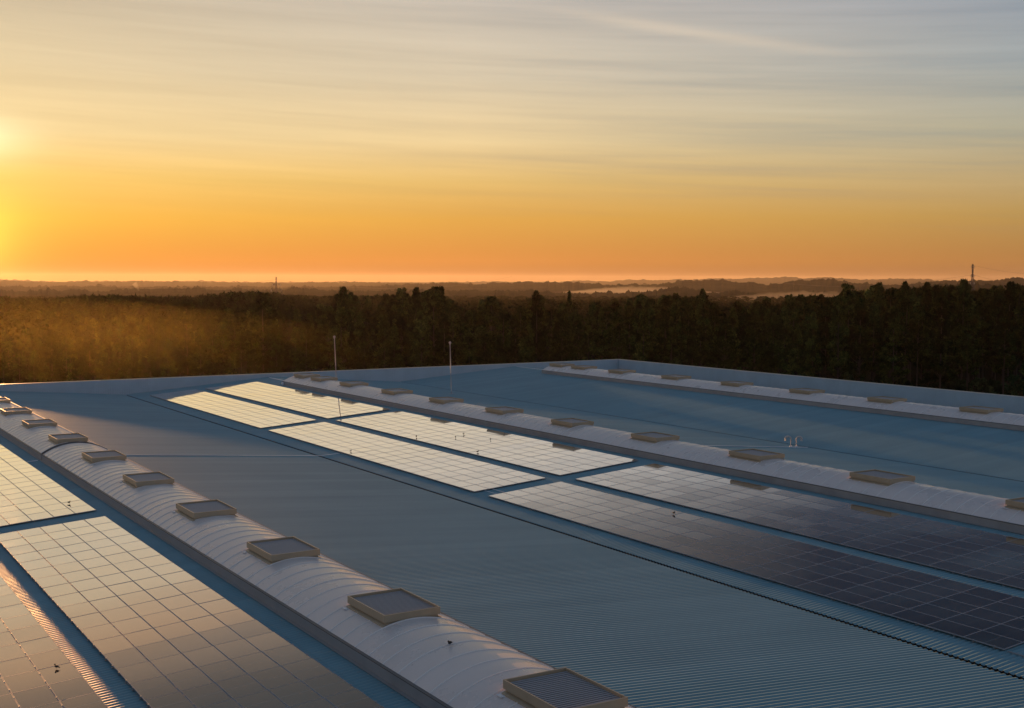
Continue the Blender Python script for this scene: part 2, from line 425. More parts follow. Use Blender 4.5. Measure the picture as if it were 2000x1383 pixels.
# walls below the roof
x0w = VAL[0] - PX / 2
mb = MB(); mb.box(x0w, XR + 0.25, YN, YE + 0.25, 0, 12.2); whp('outer_wall', mb, M['wall'])
# parapets: ribbed inner cladding with a metal coping
def ribbed(x0, y0, x1, y1, z0, z1, nx, ny, thick=0.25, pitch=0.25):
    L = math.hypot(x1 - x0, y1 - y0); ux, uy = (x1 - x0) / L, (y1 - y0) / L
    n = int(L / pitch); pts = []
    for i in range(n + 1):
        for a, h in ((0, 0), (0.14, 0), (0.16, 0.022), (0.23, 0.022)):
            s_ = min(i * pitch + a, L); pts.append((x0 + ux * s_ + nx * h, y0 + uy * s_ + ny * h))
    mb = MB(); k = len(pts)
    vs = [(p[0], p[1], z0) for p in pts] + [(p[0], p[1], z1) for p in pts]
    mb.add(vs, [(i, i + 1, i + 1 + k, i + k) for i in range(k - 1)])
    # back face
    bx, by = -nx * thick, -ny * thick
    mb.add([(x0 + bx, y0 + by, z0), (x1 + bx, y1 + by, z0), (x1 + bx, y1 + by, z1), (x0 + bx, y0 + by, z1)], [(3, 2, 1, 0)])
    return mb
def joints_x(mb, x0, x1, y0, y1, z):
    for x in np.arange(x0 + 2, x1, 4.0): mb.box(x - 0.05, x + 0.05, y0 - 0.004, y1 + 0.004, z - 0.02, z + 0.006)
def joints_y(mb, y0, y1, x0, x1, z):
    for y in np.arange(y0 + 2, y1, 4.0): mb.box(x0 - 0.004, x1 + 0.004, y - 0.05, y + 0.05, z - 0.02, z + 0.006)
p = whp('parapet', ribbed(x0w, YE, XR, YE, 12.1, ZP - 0.03, 0, -1), M['parapet'])
mb = MB(); mb.box(x0w, XR + 0.30, YE - 0.05, YE + 0.30, ZP - 0.03, ZP + 0.012); joints_x(mb, x0w, XR, YE - 0.05, YE + 0.30, ZP + 0.012); c = whp('coping', mb, M['coping'], par=p)
c.parent = p; c.matrix_parent_inverse = Matrix.Identity(4)
p = whp('parapet', ribbed(XR, YE, XR, YN, 12.1, ZP - 0.03, -1, 0), M['parapet'])
mb = MB(); mb.box(XR - 0.05, XR + 0.30, YN, YE - 0.052, ZP - 0.03, ZP + 0.010); joints_y(mb, YN, YE - 1, XR - 0.05, XR + 0.30, ZP + 0.010); c = whp('coping', mb, M['coping'], par=p)
c.parent = p; c.matrix_parent_inverse = Matrix.Identity(4)

# ------------------------------------------------------------------ barrel skylights
WB = 1.96; ZK = 14.06; RISE = 0.58
BR = (WB * WB + RISE * RISE) / (2 * RISE); A0 = math.asin(WB / BR)
def archz(dx): return ZK + RISE - BR + math.sqrt(BR * BR - dx * dx)
NA = 20
def arch_pts(rad, a=A0):
    return [(rad * math.sin(t_), ZK + RISE - BR + rad * math.cos(t_)) for t_ in np.linspace(-a, a, NA + 1)]
SKYL = ['long barrel skylight nearest the camera, running from the left frame edge to the bottom',
        'middle long barrel skylight, behind the central solar arrays',
        'farthest long barrel skylight, in front of the right parapet']
YB0, YB1 = -2.0, (126.0, 125.0, 124.4)
for k, r in enumerate(RID):
    ye = YB1[k]
    sk = empty('barrel_skylight', (r, 60, ZR), SKYL[k], 'skylight', 'long barrel skylights along the roof ridges')
    inv = Matrix.Translation((-r, -60, -ZR))
    def part(name, mb, mm, smooth=False, par=sk):
        o = mb.build(name, mm, None, smooth); o.parent = sk; o.matrix_parent_inverse = inv; return o
    joints = [80.15] if k == 0 else []
    secs = []; a = YB0
    for j in joints: secs.append((a, j - 0.13)); a = j + 0.13
    secs.append((a, ye))
    for (ya, yb) in secs:
        for sgn in (-1, 1):
            mb = MB(); xx = sorted((r + sgn * (WB - 0.0), r + sgn * (WB + 0.07)))
            mb.box(xx[0], xx[1], ya, yb, 13.55, ZK - 0.03)
            xx = sorted((r + sgn * (WB - 0.02), r + sgn * (WB + 0.30)))
            part('kerb', mb, M['kerb'])
            mb = MB(); xx = sorted((r + sgn * (WB - 0.03), r + sgn * (WB + 0.11)))
            mb.box(xx[0], xx[1], ya, yb, ZK - 0.028, ZK + 0.004)
            part('kerb_trim', mb, M['trim'])
            mb = MB(); xx = sorted((r + sgn * (WB + 0.072), r + sgn * (WB + 0.20)))
            zf = ZR - SL * (WB + 0.15) + 0.042
            mb.box(xx[0], xx[1], ya, yb, zf, zf + 0.012)
            part('base_flashing', mb, M['kerb'])
        ap = arch_pts(BR); ys = np.linspace(ya, yb, max(2, int((yb - ya) / 0.957) + 1))
        V = np.array([[(r + x, y, z) for x, z in ap] for y in ys]).reshape(-1, 3)
        o = obj('vault', npmesh('vault', V, grid_faces(len(ys), NA + 1)[:, ::-1], [M['poly']], smooth=True)); o.parent = sk; o.matrix_parent_inverse = inv
        # end plates closing the arch
        for y, q in ((ya, 1), (yb, -1)):
            mb = MB(); vs = [(r + x, y, z) for x, z in ap] + [(r - WB, y, 13.6), (r + WB, y, 13.6)]
            mb.add(vs, [tuple(range(NA + 1)) + (NA + 2, NA + 1)])
            part('end_plate', mb, M['kerb'])
    # clamping bars across the vault, one mesh each side of 100
    ys = [27.12 + i * 0.957 for i in range(-29, 110) if YB0 < 27.12 + i * 0.957 < ye - 0.1 and all(abs(27.12 + i * 0.957 - j) > 0.3 for j in joints)]
    vents_y = []
    near = sorted(ys, key=lambda y: abs(y - 45))[:100]
    api = arch_pts(BR + 0.001, A0); apo = arch_pts(BR + 0.022, A0)
    bm_ = MB()
    bw = 0.022
    vs = []
    for x, z in api: vs += [(x, -bw, z), (x, bw, z)]
    for x, z in apo: vs += [(x, -bw * 0.6, z), (x, bw * 0.6, z)]
    n2_ = 2 * (NA + 1); fs = []
    for i in range(NA):
        a_, b_ = 2 * i, 2 * i + 1
        fs += [(n2_ + a_, n2_ + b_, n2_ + b_ + 2, n2_ + a_ + 2), (a_, n2_ + a_, n2_ + a_ + 2, a_ + 2), (n2_ + b_, b_, b_ + 2, n2_ + b_ + 2)]
    bm_.add(vs, fs); bme = bm_.mesh('glazing_bar', [M['bar']])
    for y in near:
        o = obj('glazing_bar', bme, sk, (0, y - 60, -ZR))
    rest = [y for y in ys if y not in near]
    if rest:
        mb = MB()
        for y in rest: mb.add([(r + p_[0], y + p_[1], p_[2]) for p_ in vs], fs)
        tag(part('glazing_bar', mb, M['bar']), kind='stuff')
    for j in joints:
        mb = MB(); ap = arch_pts(BR - 0.10)
        V = [(r + x, j - 0.13, z) for x, z in ap] + [(r + x, j + 0.13, z) for x, z in ap]
        mb.add(V, [(i, i + 1, i + NA + 2, i + NA + 1) for i in range(NA)])
        ap = arch_pts(BR + 0.055)
        for q in (-0.15, 0.125):
            V = [(r + x, j + q, z) for x, z in ap] + [(r + x, j + q + 0.025, z) for x, z in ap] + [(r + x * 0.98, j + q, z - 0.06) for x, z in ap] + [(r + x * 0.98, j + q + 0.025, z - 0.06) for x, z in ap]
            nn = NA + 1
            mb.add(V, [(i, i + 1, i + nn + 1, i + nn) for i in range(NA)] + [(i + 2 * nn, i + 2 * nn + 1, i + 1, i) for i in range(NA)] + [(i + nn, i + nn + 1, i + 3 * nn + 1, i + 3 * nn) for i in range(NA)])
        part('expansion_joint', mb, M['trim'])
    # small foot brackets standing off the far end of the kerb

# ------------------------------------------------------------------ louvred vents on the skylights
HX, HY = 0.965, 1.36
ZT = 14.865 - ZK                                  # rim above kerb top, local zero at kerb top
def lz(dx): return archz(dx) - ZK
def make_vent():
    root = empty('roof_vent', (0, 0, ZK), '', 'roof vent')
    # curved skirt following the vault
    mb = MB(); n = 12; hx, hy = HX - 0.06, HY - 0.06
    for y, s_ in ((-hy, 1), (hy, -1)):
        xs = np.linspace(-hx, hx, n + 1)
        vs = [(x, y, lz(x) - 0.03) for x in xs] + [(x, y, ZT - 0.19) for x in xs]
        fs = [(i, i + 1, i + n + 2, i + n + 1) for i in range(n)]
        mb.add(vs, fs if s_ > 0 else [f[::-1] for f in fs])
    for x, s_ in ((-hx, 1), (hx, -1)):
        mb.add([(x, -hy, lz(x) - 0.03), (x, hy, lz(x) - 0.03), (x, hy, ZT - 0.19), (x, -hy, ZT - 0.19)], [(0, 3, 2, 1) if s_ > 0 else (0, 1, 2, 3)])
    mb.build('skirt', M['tan'], root)
    for sx in (-1, 1):                            # base sill along each long side
        mb = MB(); e = sx * (HX - 0.06); f = sx * (HX + 0.05); zz = lz(HX)
        mb.add([(e, -HY + 0.02, zz + 0.07), (f, -HY + 0.02, zz + 0.02), (f, HY - 0.02, zz + 0.02), (e, HY - 0.02, zz + 0.07),
                (e, -HY + 0.02, zz - 0.05), (f, -HY + 0.02, zz - 0.06), (f, HY - 0.02, zz - 0.06), (e, HY - 0.02, zz - 0.05)],
               [(0, 1, 2, 3), (0, 4, 5, 1), (1, 5, 6, 2), (2, 6, 7, 3), (3, 7, 4, 0)])
        mb.build('base_sill', M['tan'], root)
    for sx in (-1, 1):                            # bright corner tabs
        mb = MB(); x_ = sx * (HX + 0.09); zz = lz(HX + 0.09)
        mb.box(x_ - 0.09, x_ + 0.09, HY - 0.22, HY + 0.02, zz, zz + 0.02)
        mb.build('flashing_tab', M['white'], root)
    mb = MB(); w = 0.045                          # rim: four mitred boards
    o4 = [(-HX, -HY), (HX, -HY), (HX, HY), (-HX, HY)]; i4 = [(-HX + w, -HY + w), (HX - w, -HY + w), (HX - w, HY - w), (-HX + w, HY - w)]
    z0, z1 = ZT - 0.23, ZT
    vs = [(*p_, z0) for p_ in o4] + [(*p_, z1) for p_ in o4] + [(*p_, z1) for p_ in i4] + [(*p_, z0) for p_ in i4]
    fs = []
    for i in range(4):
        j = (i + 1) % 4
        fs += [(i, j, 4 + j, 4 + i), (4 + i, 4 + j, 8 + j, 8 + i), (8 + i, 8 + j, 12 + j, 12 + i), (12 + i, 12 + j, j, i)]
    mb.add(vs, fs); o = mb.build('rim', M['tan'], root)
    bv = o.modifiers.new('bevel', 'BEVEL'); bv.width = 0.006; bv.segments = 2; bv.limit_method = 'ANGLE'
    lv = empty('tmp', (0, 0, 0), None, None); bpy.data.objects.remove(lv)
    mb = MB(); ns = 21                            # louvre slats, each a tilted blade with a folded lip
    for i in range(ns):
        y = -HY + w + 0.03 + (2 * HY - 2 * w - 0.06) * (i + 0.5) / ns
        x0_, x1_ = -HX + w, HX - w; za = ZT - 0.075
        mb.add([(x0_, y - 0.033, za), (x1_, y - 0.033, za), (x1_, y + 0.033, za + 0.004), (x0_, y + 0.033, za + 0.004),
                (x0_, y + 0.036, za - 0.012), (x1_, y + 0.036, za - 0.012), (x0_, y - 0.034, za - 0.008), (x1_, y - 0.034, za - 0.008)],
               [(0, 1, 2, 3), (3, 2, 5, 4), (6, 7, 1, 0)])
    mb.build('louvre', M['slat'], root)
    mb = MB(); mb.add([(-HX + w, -HY + w, ZT - 0.17), (HX - w, -HY + w, ZT - 0.17), (HX - w, HY - w, ZT - 0.17), (-HX + w, HY - w, ZT - 0.17)], [(0, 1, 2, 3)])
    mb.build('inner_tray', M['dark'], root)
    return root
vc = [24.62, 34.27, 43.78, 53.3, 62.9, 72.5, 82.05, 91.65, 101.15, 110.8, 118.3, 123.0]
v0 = make_vent()
ORD = ['first', 'second', 'third', 'fourth', 'fifth', 'sixth', 'seventh', 'eighth', 'ninth', 'tenth', 'eleventh', 'twelfth']
first = True
for k in range(3):
    rows = vc[:] if k == 1 else (vc[:10] if k == 0 else vc[4:])
    if k == 1: rows = vc[1:]
    for i, y in enumerate(rows):
        if k == 0: lab = '%s tan louvred vent up from the bottom frame edge, on the nearest skylight' % ORD[i]
        elif k == 1: lab = '%s tan louvred vent from the right frame edge, on the middle skylight' % ORD[i]
        else: lab = '%s tan louvred vent from the right frame edge, on the farthest skylight' % ORD[i]
        o = v0 if first else copy_tree(v0)
        first = False
        o.location = (RID[k] + random.uniform(-0.02, 0.02), y, ZK); o.rotation_euler = (random.uniform(-0.002, 0.002), random.uniform(-0.004, 0.004), random.uniform(-0.006, 0.006))
        tag(o, lab, 'roof vent', ('louvred vents on the nearest skylight', 'louvred vents on the middle skylight', 'louvred vents on the farthest skylight')[k])

# ------------------------------------------------------------------ solar arrays
MXP, MYP = 1.0, 1.609
def module_mesh():
    mb = MB(); x, y, w, h = 0.4945, 0.798, 0.013, 0.038
    mb.add([(-x + w, -y + w, -0.003), (x - w, -y + w, -0.003), (x - w, y - w, -0.003), (-x + w, y - w, -0.003)], [(0, 1, 2, 3)], 1)
    o4 = [(-x, -y), (x, -y), (x, y), (-x, y)]; i4 = [(-x + w, -y + w), (x - w, -y + w), (x - w, y - w), (-x + w, y - w)]
    vs = [(*p_, -h) for p_ in o4] + [(*p_, 0) for p_ in o4] + [(*p_, 0) for p_ in i4] + [(*p_, -0.004) for p_ in i4]
    fs = []
    for i in range(4):
        j = (i + 1) % 4
        fs += [(i, j, 4 + j, 4 + i), (4 + i, 4 + j, 8 + j, 8 + i), (8 + i, 8 + j, 12 + j, 12 + i)]
    mb.add(vs, fs, 0)
    mb.add([(-x, -y, -h), (x, -y, -h), (x, y, -h), (-x, y, -h)], [(3, 2, 1, 0)], 0)
    return mb.mesh('solar_module', [M['frame'], M['pv']])
MOD = module_mesh()
TILT = math.atan(SL)
def solar_array(xl, ncol, yn, nrow, k, label, jump=None):
    # xl: left edge, k: 0 = central field, 1 = left field one bay over
    xc = xl + ncol * MXP / 2; yc = yn + nrow * MYP / 2
    root = empty('solar_array', (xc, yc, panz(xc, k)), label, 'solar array', 'rooftop solar arrays')
    root.rotation_euler = (0, -TILT, 0)
    cells = []
    for j in range(nrow):
        for i in range(ncol):
            cells.append((math.hypot(xl + i, yn + j * MYP), i, j))
    cells.sort()
    rowt = [random.gauss(0, 0.0016) for _ in range(nrow)]; colt = [random.gauss(0, 0.0012) for _ in range(ncol)]
    if jump:
        for j in range(nrow):
            if j < jump: rowt[j] += 0.010
    rest = MB()
    for n_, (d_, i, j) in enumerate(cells):
        x = (i + 0.5 - ncol / 2) * MXP; y = (j + 0.5 - nrow / 2) * MYP
        rx = rowt[j] + random.gauss(0, 0.0016); ry = colt[i] + random.gauss(0, 0.0016)
        if n_ < 100:
            o = bpy.data.objects.new('solar_module', MOD); COL.objects.link(o); o.parent = root
            o.location = (x, y, random.uniform(-0.003, 0.003)); o.rotation_euler = (rx, ry, 0)
        else:
            mt = Matrix.Translation((x, y, 0)) @ Matrix.Rotation(rx, 4, 'X') @ Matrix.Rotation(ry, 4, 'Y')
            vs = [tuple(mt @ v_.co) for v_ in MOD.vertices]; o_ = len(rest.v); rest.v += vs
            for f_ in MOD.polygons: rest.f.append(tuple(a + o_ for a in f_.vertices)); rest.m.append(f_.material_index)
    if rest.v:
        o = rest.build('solar_module', [M['frame'], M['pv']], root); o['kind'] = 'stuff'
    mb = MB()                                     # rails under the modules and the feet on the roof ribs
    for j in range(nrow):
        for q in (-0.42, 0.42):
            y = (j + 0.5 - nrow / 2) * MYP + q
            mb.box(-ncol / 2 - 0.04, ncol / 2 + 0.04, y - 0.02, y + 0.02, -0.085, -0.045)
            for x in np.arange(-ncol / 2 + 0.1, ncol / 2, 1.0): mb.box(x - 0.03, x + 0.03, y - 0.03, y + 0.03, -0.175, -0.085)
    mb.build('mounting_rail', M['rail'], root)
    mb = MB()                                     # clamps in the long seams
    for i in range(ncol + 1):
        x = (i - ncol / 2) * MXP
        for j in range(nrow):
            for q in (-0.42, 0.42):
                y = (j + 0.5 - nrow / 2) * MYP + q
                mb.box(x - 0.022, x + 0.022, y - 0.03, y + 0.03, -0.02, 0.006)
    o = mb.build('module_clamp', M['alu'], root); o['kind'] = 'stuff'
    return root
YA = [25.28, 60.66, 96.15]
A = 'solar array block of dark modules, '
solar_array(34.865, 5, YA[0], 21, 0, 'near block of the solar array row beside the valley gutter, dark at its right end')
solar_array(34.865, 5, YA[1], 21, 0, 'middle block of the solar array row beside the valley gutter, pale with sky reflection')
solar_array(34.865, 5, YA[2], 21, 0, 'far block of the solar array row beside the valley gutter, next to the left parapet')
solar_array(40.85, 6, YA[0] - 0.0, 21, 0, 'near block of the solar array row beside the middle skylight, running off the right edge')
solar_array(40.85, 6, YA[1], 21, 0, 'middle block of the solar array row beside the middle skylight, pale with sky reflection')
solar_array(40.85, 6, YA[2], 21, 0, 'far block of the solar array row beside the middle skylight, next to the left parapet')
solar_array(8.74, 5, YA[0] + 0.3, 21, 1, 'large foreground solar array left of the nearest skylight, amber at top and grey below', jump=8)
solar_array(8.74, 5, 61.2, 21, 1, 'glowing amber solar array at the left frame edge, behind the large foreground one')
solar_array(2.8, 5, YA[0] + 0.3, 21, 1, 'solar array in the bottom left corner, left of the ribbed gap', jump=5)

# ------------------------------------------------------------------ trays, pipes and rods on the roof
def strip(name, pts, w, label, cat, mm=None, h=0.03, grp=None):
    # shallow tray laid over the ribs through the given roof points
    mb = MB()
    for (x0, y0), (x1, y1) in zip(pts[:-1], pts[1:]):
        L = math.hypot(x1 - x0, y1 - y0); nx, ny = -(y1 - y0) / L * w / 2, (x1 - x0) / L * w / 2
        za, zb = roofz(x0) + 0.04, roofz(x1) + 0.04
        mb.add([(x0 + nx, y0 + ny, za), (x0 - nx, y0 - ny, za), (x1 - nx, y1 - ny, zb), (x1 + nx, y1 + ny, zb),
                (x0 + nx, y0 + ny, za + h), (x0 - nx, y0 - ny, za + h), (x1 - nx, y1 - ny, zb + h), (x1 + nx, y1 + ny, zb + h)],
               [(3, 2, 1, 0), (4, 5, 6, 7), (0, 1, 5, 4), (1, 2, 6, 5), (2, 3, 7, 6), (3, 0, 4, 7)])
    o = mb.build(name, mm or M['white']); tag(o, label, cat, grp); return o
strip('cable_tray', [(RID[0] + WB + 0.3, 80.15), (33.35, 80.0), (33.55, 79.9), (34.75, 79.7)], 0.06, 'long thin pale cable tray crossing the roof from the nearest skylight to the gutter', 'cable tray')
strip('cable_tray', [(13.3, 80.1), (RID[0] - WB - 0.3, 80.15)], 0.09, 'short pale cable tray between the glowing left solar array and the nearest skylight', 'cable tray')
strip('cable_tray', [(RID[1] + WB + 0.35, 66.0), (66.1, 65.1)], 0.08, 'thin pale cable tray running to the gooseneck pipes behind the middle skylight', 'cable tray')
strip('cable_tray', [(49.45, 133.2), (49.3, 125.4)], 0.16, 'pale cable tray at the far end of the middle skylight', 'cable tray')
strip('cable_tray', [(83.35, 133.9), (83.2, 124.8)], 0.16, 'pale cable tray at the far end of the farthest skylight', 'cable tray')
strip('cable_tray', [(34.95, 25.2), (34.95, 12.0)], 0.06, 'thin grey cable tray leaving the corner of the near solar array at the right edge', 'cable tray', M['alu'])
strip('conduit', [(35.6, 60.75), (35.62, 58.95)], 0.035, 'left one of two thin conduits between the middle and near solar arrays', 'conduit', grp='thin conduits between solar arrays')
strip('conduit', [(36.15, 60.75), (36.17, 58.95)], 0.035, 'right one of two thin conduits between the middle and near solar arrays', 'conduit', grp='thin conduits between solar arrays')

def goose(x, y, ang, label):
    z = roofz(x)
    root = empty('gooseneck_pipe', (x, y, z), label, 'vent pipe', 'gooseneck pipes on the roof')
    mb = MB(); c_, s_ = math.cos(ang), math.sin(ang)
    pts = [(0, 0, 0.0), (0, 0, 0.62)]
    rr = 0.20
    for a in np.linspace(0, R(215), 12)[1:]:
        q = rr - rr * math.cos(a); pts.append((c_ * q, s_ * q, 0.62 + rr * math.sin(a)))
    mb.tube(pts, [0.05] * 2 + [0.055 + 0.035 * i / 11 for i in range(11)], 10)
    mb.build('pipe', M['steel'], root, True)
    mb = MB(); mb.tube([(0, 0, -0.02), (0, 0, 0.16)], [0.12, 0.075], 12); mb.build('base_collar', M['white'], root, True)
goose(64.76, 65.5, math.pi * 1.0 - YAW + 0.0, 'left one of a pair of bent metal gooseneck pipes on the far roof')
goose(65.08, 65.25, -YAW, 'right one of a pair of bent metal gooseneck pipes on the far roof')

def rod(x, y, ztop, lean, label, r_=0.05):
    z = roofz(x)
    root = empty('lightning_rod', (x, y, z), label, 'lightning rod', 'tall lightning rods on the roof')
    h = ztop - z
    mb = MB(); mb.tube([(0, 0, 0), (lean * 0.4, 0, h * 0.4)], r_ * 0.75, 10); mb.tube([(lean * 0.4, 0, h * 0.4), (lean, 0, h - 0.2)], r_ * 0.95, 10); mb.build('mast', M['steel'], root, True)
    mb = MB(); mb.sphere((lean, 0, h - 0.12), 0.13, 8, 0, (1, 1, 1.1)); mb.tube([(lean, 0, h - 0.34), (lean, 0, h - 0.2)], [0.045, 0.1], 10); mb.build('head', M['steel'], root, True)
    mb = MB(); mb.box(-0.2, 0.2, -0.2, 0.2, 0.02, 0.07); mb.tube([(0, 0, 0.07), (0, 0, 0.3)], [0.09, 0.06], 10); mb.build('base_plate', M['kerb'], root)
rod(62.68, 113.94, 18.47, -0.15, 'tall lightning rod with a ball tip standing on the open roof, the right one')
rod(53.3, 122.9, 18.95, -0.22, 'tall thin lightning rod with a ball tip, the left one, behind the middle skylight')

mb = MB(); mb.sphere((0, 0, 0.16), 0.15, 8); mb.tube([(0, 0, 0), (0, 0, 0.08)], 0.1, 10)
o = mb.build('bulkhead_lamp', M['white'], None, True, (47.75, 124.6, roofz(47.75) + 0.03)); tag(o, 'small white dome standing beside the far left end of the middle skylight', 'dome light')

# ------------------------------------------------------------------ birds
def bird_mesh():
    mb = MB()
    mb.sphere((0, 0, 0.085), 0.05, 6, 0, (1.0, 1.9, 0.95))
    mb.sphere((0, 0.085, 0.145), 0.032, 6)
    mb.add([(-0.006, 0.11, 0.148), (0.006, 0.11, 0.148), (0, 0.145, 0.14), (0, 0.11, 0.138)], [(0, 1, 2), (0, 2, 3), (1, 3, 2), (0, 3, 1)])
    mb.add([(-0.03, -0.08, 0.085), (0.03, -0.08, 0.085), (0.022, -0.19, 0.055), (-0.022, -0.19, 0.055), (-0.02, -0.08, 0.07), (0.02, -0.08, 0.07)], [(0, 1, 2, 3), (3, 2, 5, 4), (0, 3, 4), (1, 5, 2)])
    for s_ in (-1, 1):
        mb.tube([(s_ * 0.018, 0.01, 0.045), (s_ * 0.02, 0.015, 0.0)], 0.004, 5)
        mb.add([(s_ * 0.045, 0.06, 0.11), (s_ * 0.055, 0.0, 0.10), (s_ * 0.04, -0.12, 0.075), (s_ * 0.05, -0.02, 0.065)], [(0, 1, 2), (0, 2, 3)])
    return mb.mesh('bird', [M['bird']], True)
BM = bird_mesh()
BL = [(35.36, 79.12, 'small dark bird on the middle gutter-side solar array, left of the other birds'),
      (41.35, 80.6, 'small dark bird near the lower edge of the middle skylight-side solar array'),
      (43.2, 77.91, 'small dark bird, left one of the cluster on the middle skylight-side solar array'),
      (44.28, 78.59, 'small dark bird at the back of the cluster on the middle skylight-side solar array'),
      (41.3, 71.37, 'small dark bird in front of the bird cluster, on the middle solar array'),
      (44.44, 74.95, 'small dark bird, right one of the cluster on the middle skylight-side solar array'),
      (39.25, 47.89, 'lone small dark bird on the near gutter-side solar array'),
      (13.0, 63.9, 'lone small dark bird on the glowing amber solar array at the left'),
      (7.3, 38.15, 'lone small dark bird on the solar array in the bottom left corner')]
for i, (x, y, lab) in enumerate(BL):
    k = 1 if x < 20 else 0
    o = obj('bird', BM, None, (x, y, panz(x, k) + 0.004)); o.rotation_euler = (0, 0, random.uniform(0, 6.28)); s_ = random.uniform(0.75, 0.95); o.scale = (s_, s_, s_)
    tag(o, lab, 'bird', 'small birds resting on the roof')
bx = RID[0] - 0.35
o = obj('bird', BM, None, (bx, 29.9, archz(-0.35) + 0.02)); o.rotation_euler = (0, 0, 2.0); o.scale = (0.85, 0.85, 0.85)
tag(o, 'lone small dark bird on the nearest barrel skylight between its two lowest vents', 'bird', 'small birds resting on the roof')

# ------------------------------------------------------------------ trees
def pix2dir(px, py):
    a = (px - 1000) / 2375.45; b = -(py - 691.5) / 2375.45
    d = fwd + rt * a + up * b
    return d
def at(px, D):                                     # ground point seen under image column px, D metres away
    d = pix2dir(px, 600); L = math.hypot(d.x, d.y)
    return d.x / L * D, d.y / L * D
def ztop(px, py, D):
    d = pix2dir(px, py); return CAMZ + D * d.z / math.hypot(d.x, d.y)

def crown_np(h, base, rmax, nclump, nleaf, leaf, shape, rg, crr=0.95):
    # leaf clumps strung along rising limbs; radius profile by shape
    V = []; cs = []
    for i in range(nclump):
        u = rg.random() ** 0.85
        z = base + (h - base) * u
        if shape == 'cone': rad = rmax * (1 - u) ** 0.75 * (0.35 + 0.65 * min(1, u * 6))
        elif shape == 'oval': rad = rmax * math.sin(math.pi * min(1, 0.12 + 0.86 * u)) ** 0.7
        else: rad = rmax * (0.35 + 0.65 * math.sin(math.pi * (0.05 + 0.8 * u))) * (1.05 - 0.35 * u)
        a = rg.random() * 2 * math.pi; q = rad * (0.35 + 0.75 * rg.random() ** 0.6)
        cs.append((q * math.cos(a), q * math.sin(a), z, (0.55 + 0.5 * rg.random()) * crr * (1.1 - 0.45 * u)))
    cs.append((0, 0, h - 0.5, 0.45)); cs.append((0.1, 0.1, h - 1.3, 0.7))
    P = []
    for (x, y, z, r_) in cs:
        n = int(nleaf * (0.7 + 0.6 * rg.random()))
        d = rg.normal(size=(n, 3)); d /= np.linalg.norm(d, axis=1)[:, None]
        rad = r_ * rg.random(n)[:, None] ** 0.45
        P.append(np.array([[x, y, z]]) + d * rad * np.array([[1.1, 1.1, 0.85]]))
    P = np.concatenate(P); n = len(P)
    a = rg.normal(size=(n, 3)); a /= np.linalg.norm(a, axis=1)[:, None]
    b = np.cross(a, rg.normal(size=(n, 3))); b /= np.linalg.norm(b, axis=1)[:, None]
    a[:, 2] -= 0.3
    sz = leaf * (0.6 + 0.8 * rg.random(n))[:, None]
    q = np.stack([P - a * sz * 0.9, P + b * sz * 0.33, P + a * sz * 0.9, P - b * sz * 0.33], 1)
    V = q.reshape(-1, 3); F = np.arange(4 * n).reshape(-1, 4)
    return V, F, cs
def trunk_mb(h, base, cs, rg, r0_=0.20):
    mb = MB(); bend = rg.normal(size=2) * 0.25
    pts = [(bend[0] * (t_ ** 2), bend[1] * math.sin(t_ * 2), h * 0.97 * t_) for t_ in np.linspace(0, 1, 8)]
    mb.tube(pts, [r0_ * (1.25 if i == 0 else 1) * (1 - 0.82 * i / 7) for i in range(8)], 6, 0, False)
    for c_ in sorted(cs, key=lambda c: -math.hypot(c[0], c[1]))[:12]:
        zz = max(base * 0.8, c_[2] - 1.2 - 0.5 * math.hypot(c_[0], c_[1])); t_ = zz / (h * 0.97)
        p0 = (bend[0] * t_ ** 2, bend[1] * math.sin(t_ * 2), zz)
        mb.tube([p0, ((p0[0] + c_[0]) / 2, (p0[1] + c_[1]) / 2, (zz + c_[2]) / 2 - 0.15), c_[:3]], [0.06, 0.04, 0.015], 4, 0, False)
    return mb
PROT = []
specs = [(24, 8, 2.7, 'open', 78), (25, 11, 2.5, 'open', 70), (23, 7, 2.9, 'oval', 84), (25, 6, 3.3, 'cone', 96), (22, 9, 2.7, 'oval', 70), (24, 4, 3.5, 'cone', 104), (21, 9, 3.2, 'oval', 80)]
for (h, b_, rm, sh, nc) in specs:
    V, F, cs = crown_np(h, b_, rm, nc, 46, 0.46, sh, rng, 0.95)
    PROT.append((h, npmesh('crown', V, F, [M['leaf']]), trunk_mb(h, b_, cs, rng).mesh('trunk', [M['bark']], True)))

YTOP = [(-60, 645), (60, 640), (150, 612), (200, 625), (260, 612), (330, 612), (365, 606), (430, 600), (470, 606), (515, 596), (560, 602), (600, 598), (625, 594), (670, 562), (700, 572), (740, 575), (785, 565), (815, 562), (860, 562), (895, 590), (960, 582), (1000, 606), (1047, 572), (1085, 600), (1110, 585), (1165, 576), (1230, 576), (1300, 574), (1372, 567), (1400, 583), (1460, 588), (1530, 575), (1590, 566), (1620, 575), (1655, 557), (1715, 554), (1760, 560), (1785, 552), (1850, 548), (1900, 560), (1960, 550), (2060, 550)]
def ytop(px): return float(np.interp(px, [a for a, b in YTOP], [b for a, b in YTOP]))
used = [0] * 10
def plant(px, D, h, pi, label, cat='tree', grp=None, wid=1.0, name='eucalyptus_tree'):
    hh, cm, tm = PROT[pi]
    x, y = at(px, D); s_ = h / hh
    root = bpy.data.objects.new(name, None); COL.objects.link(root); root.location = (x, y, 0)
    root.rotation_euler = (0, 0, random.uniform(0, 6.28)); root.scale = (s_ * wid, s_ * wid, s_)
    tag(root, label, cat, grp)
    obj('crown', cm, root); obj('trunk', tm, root)
    return root
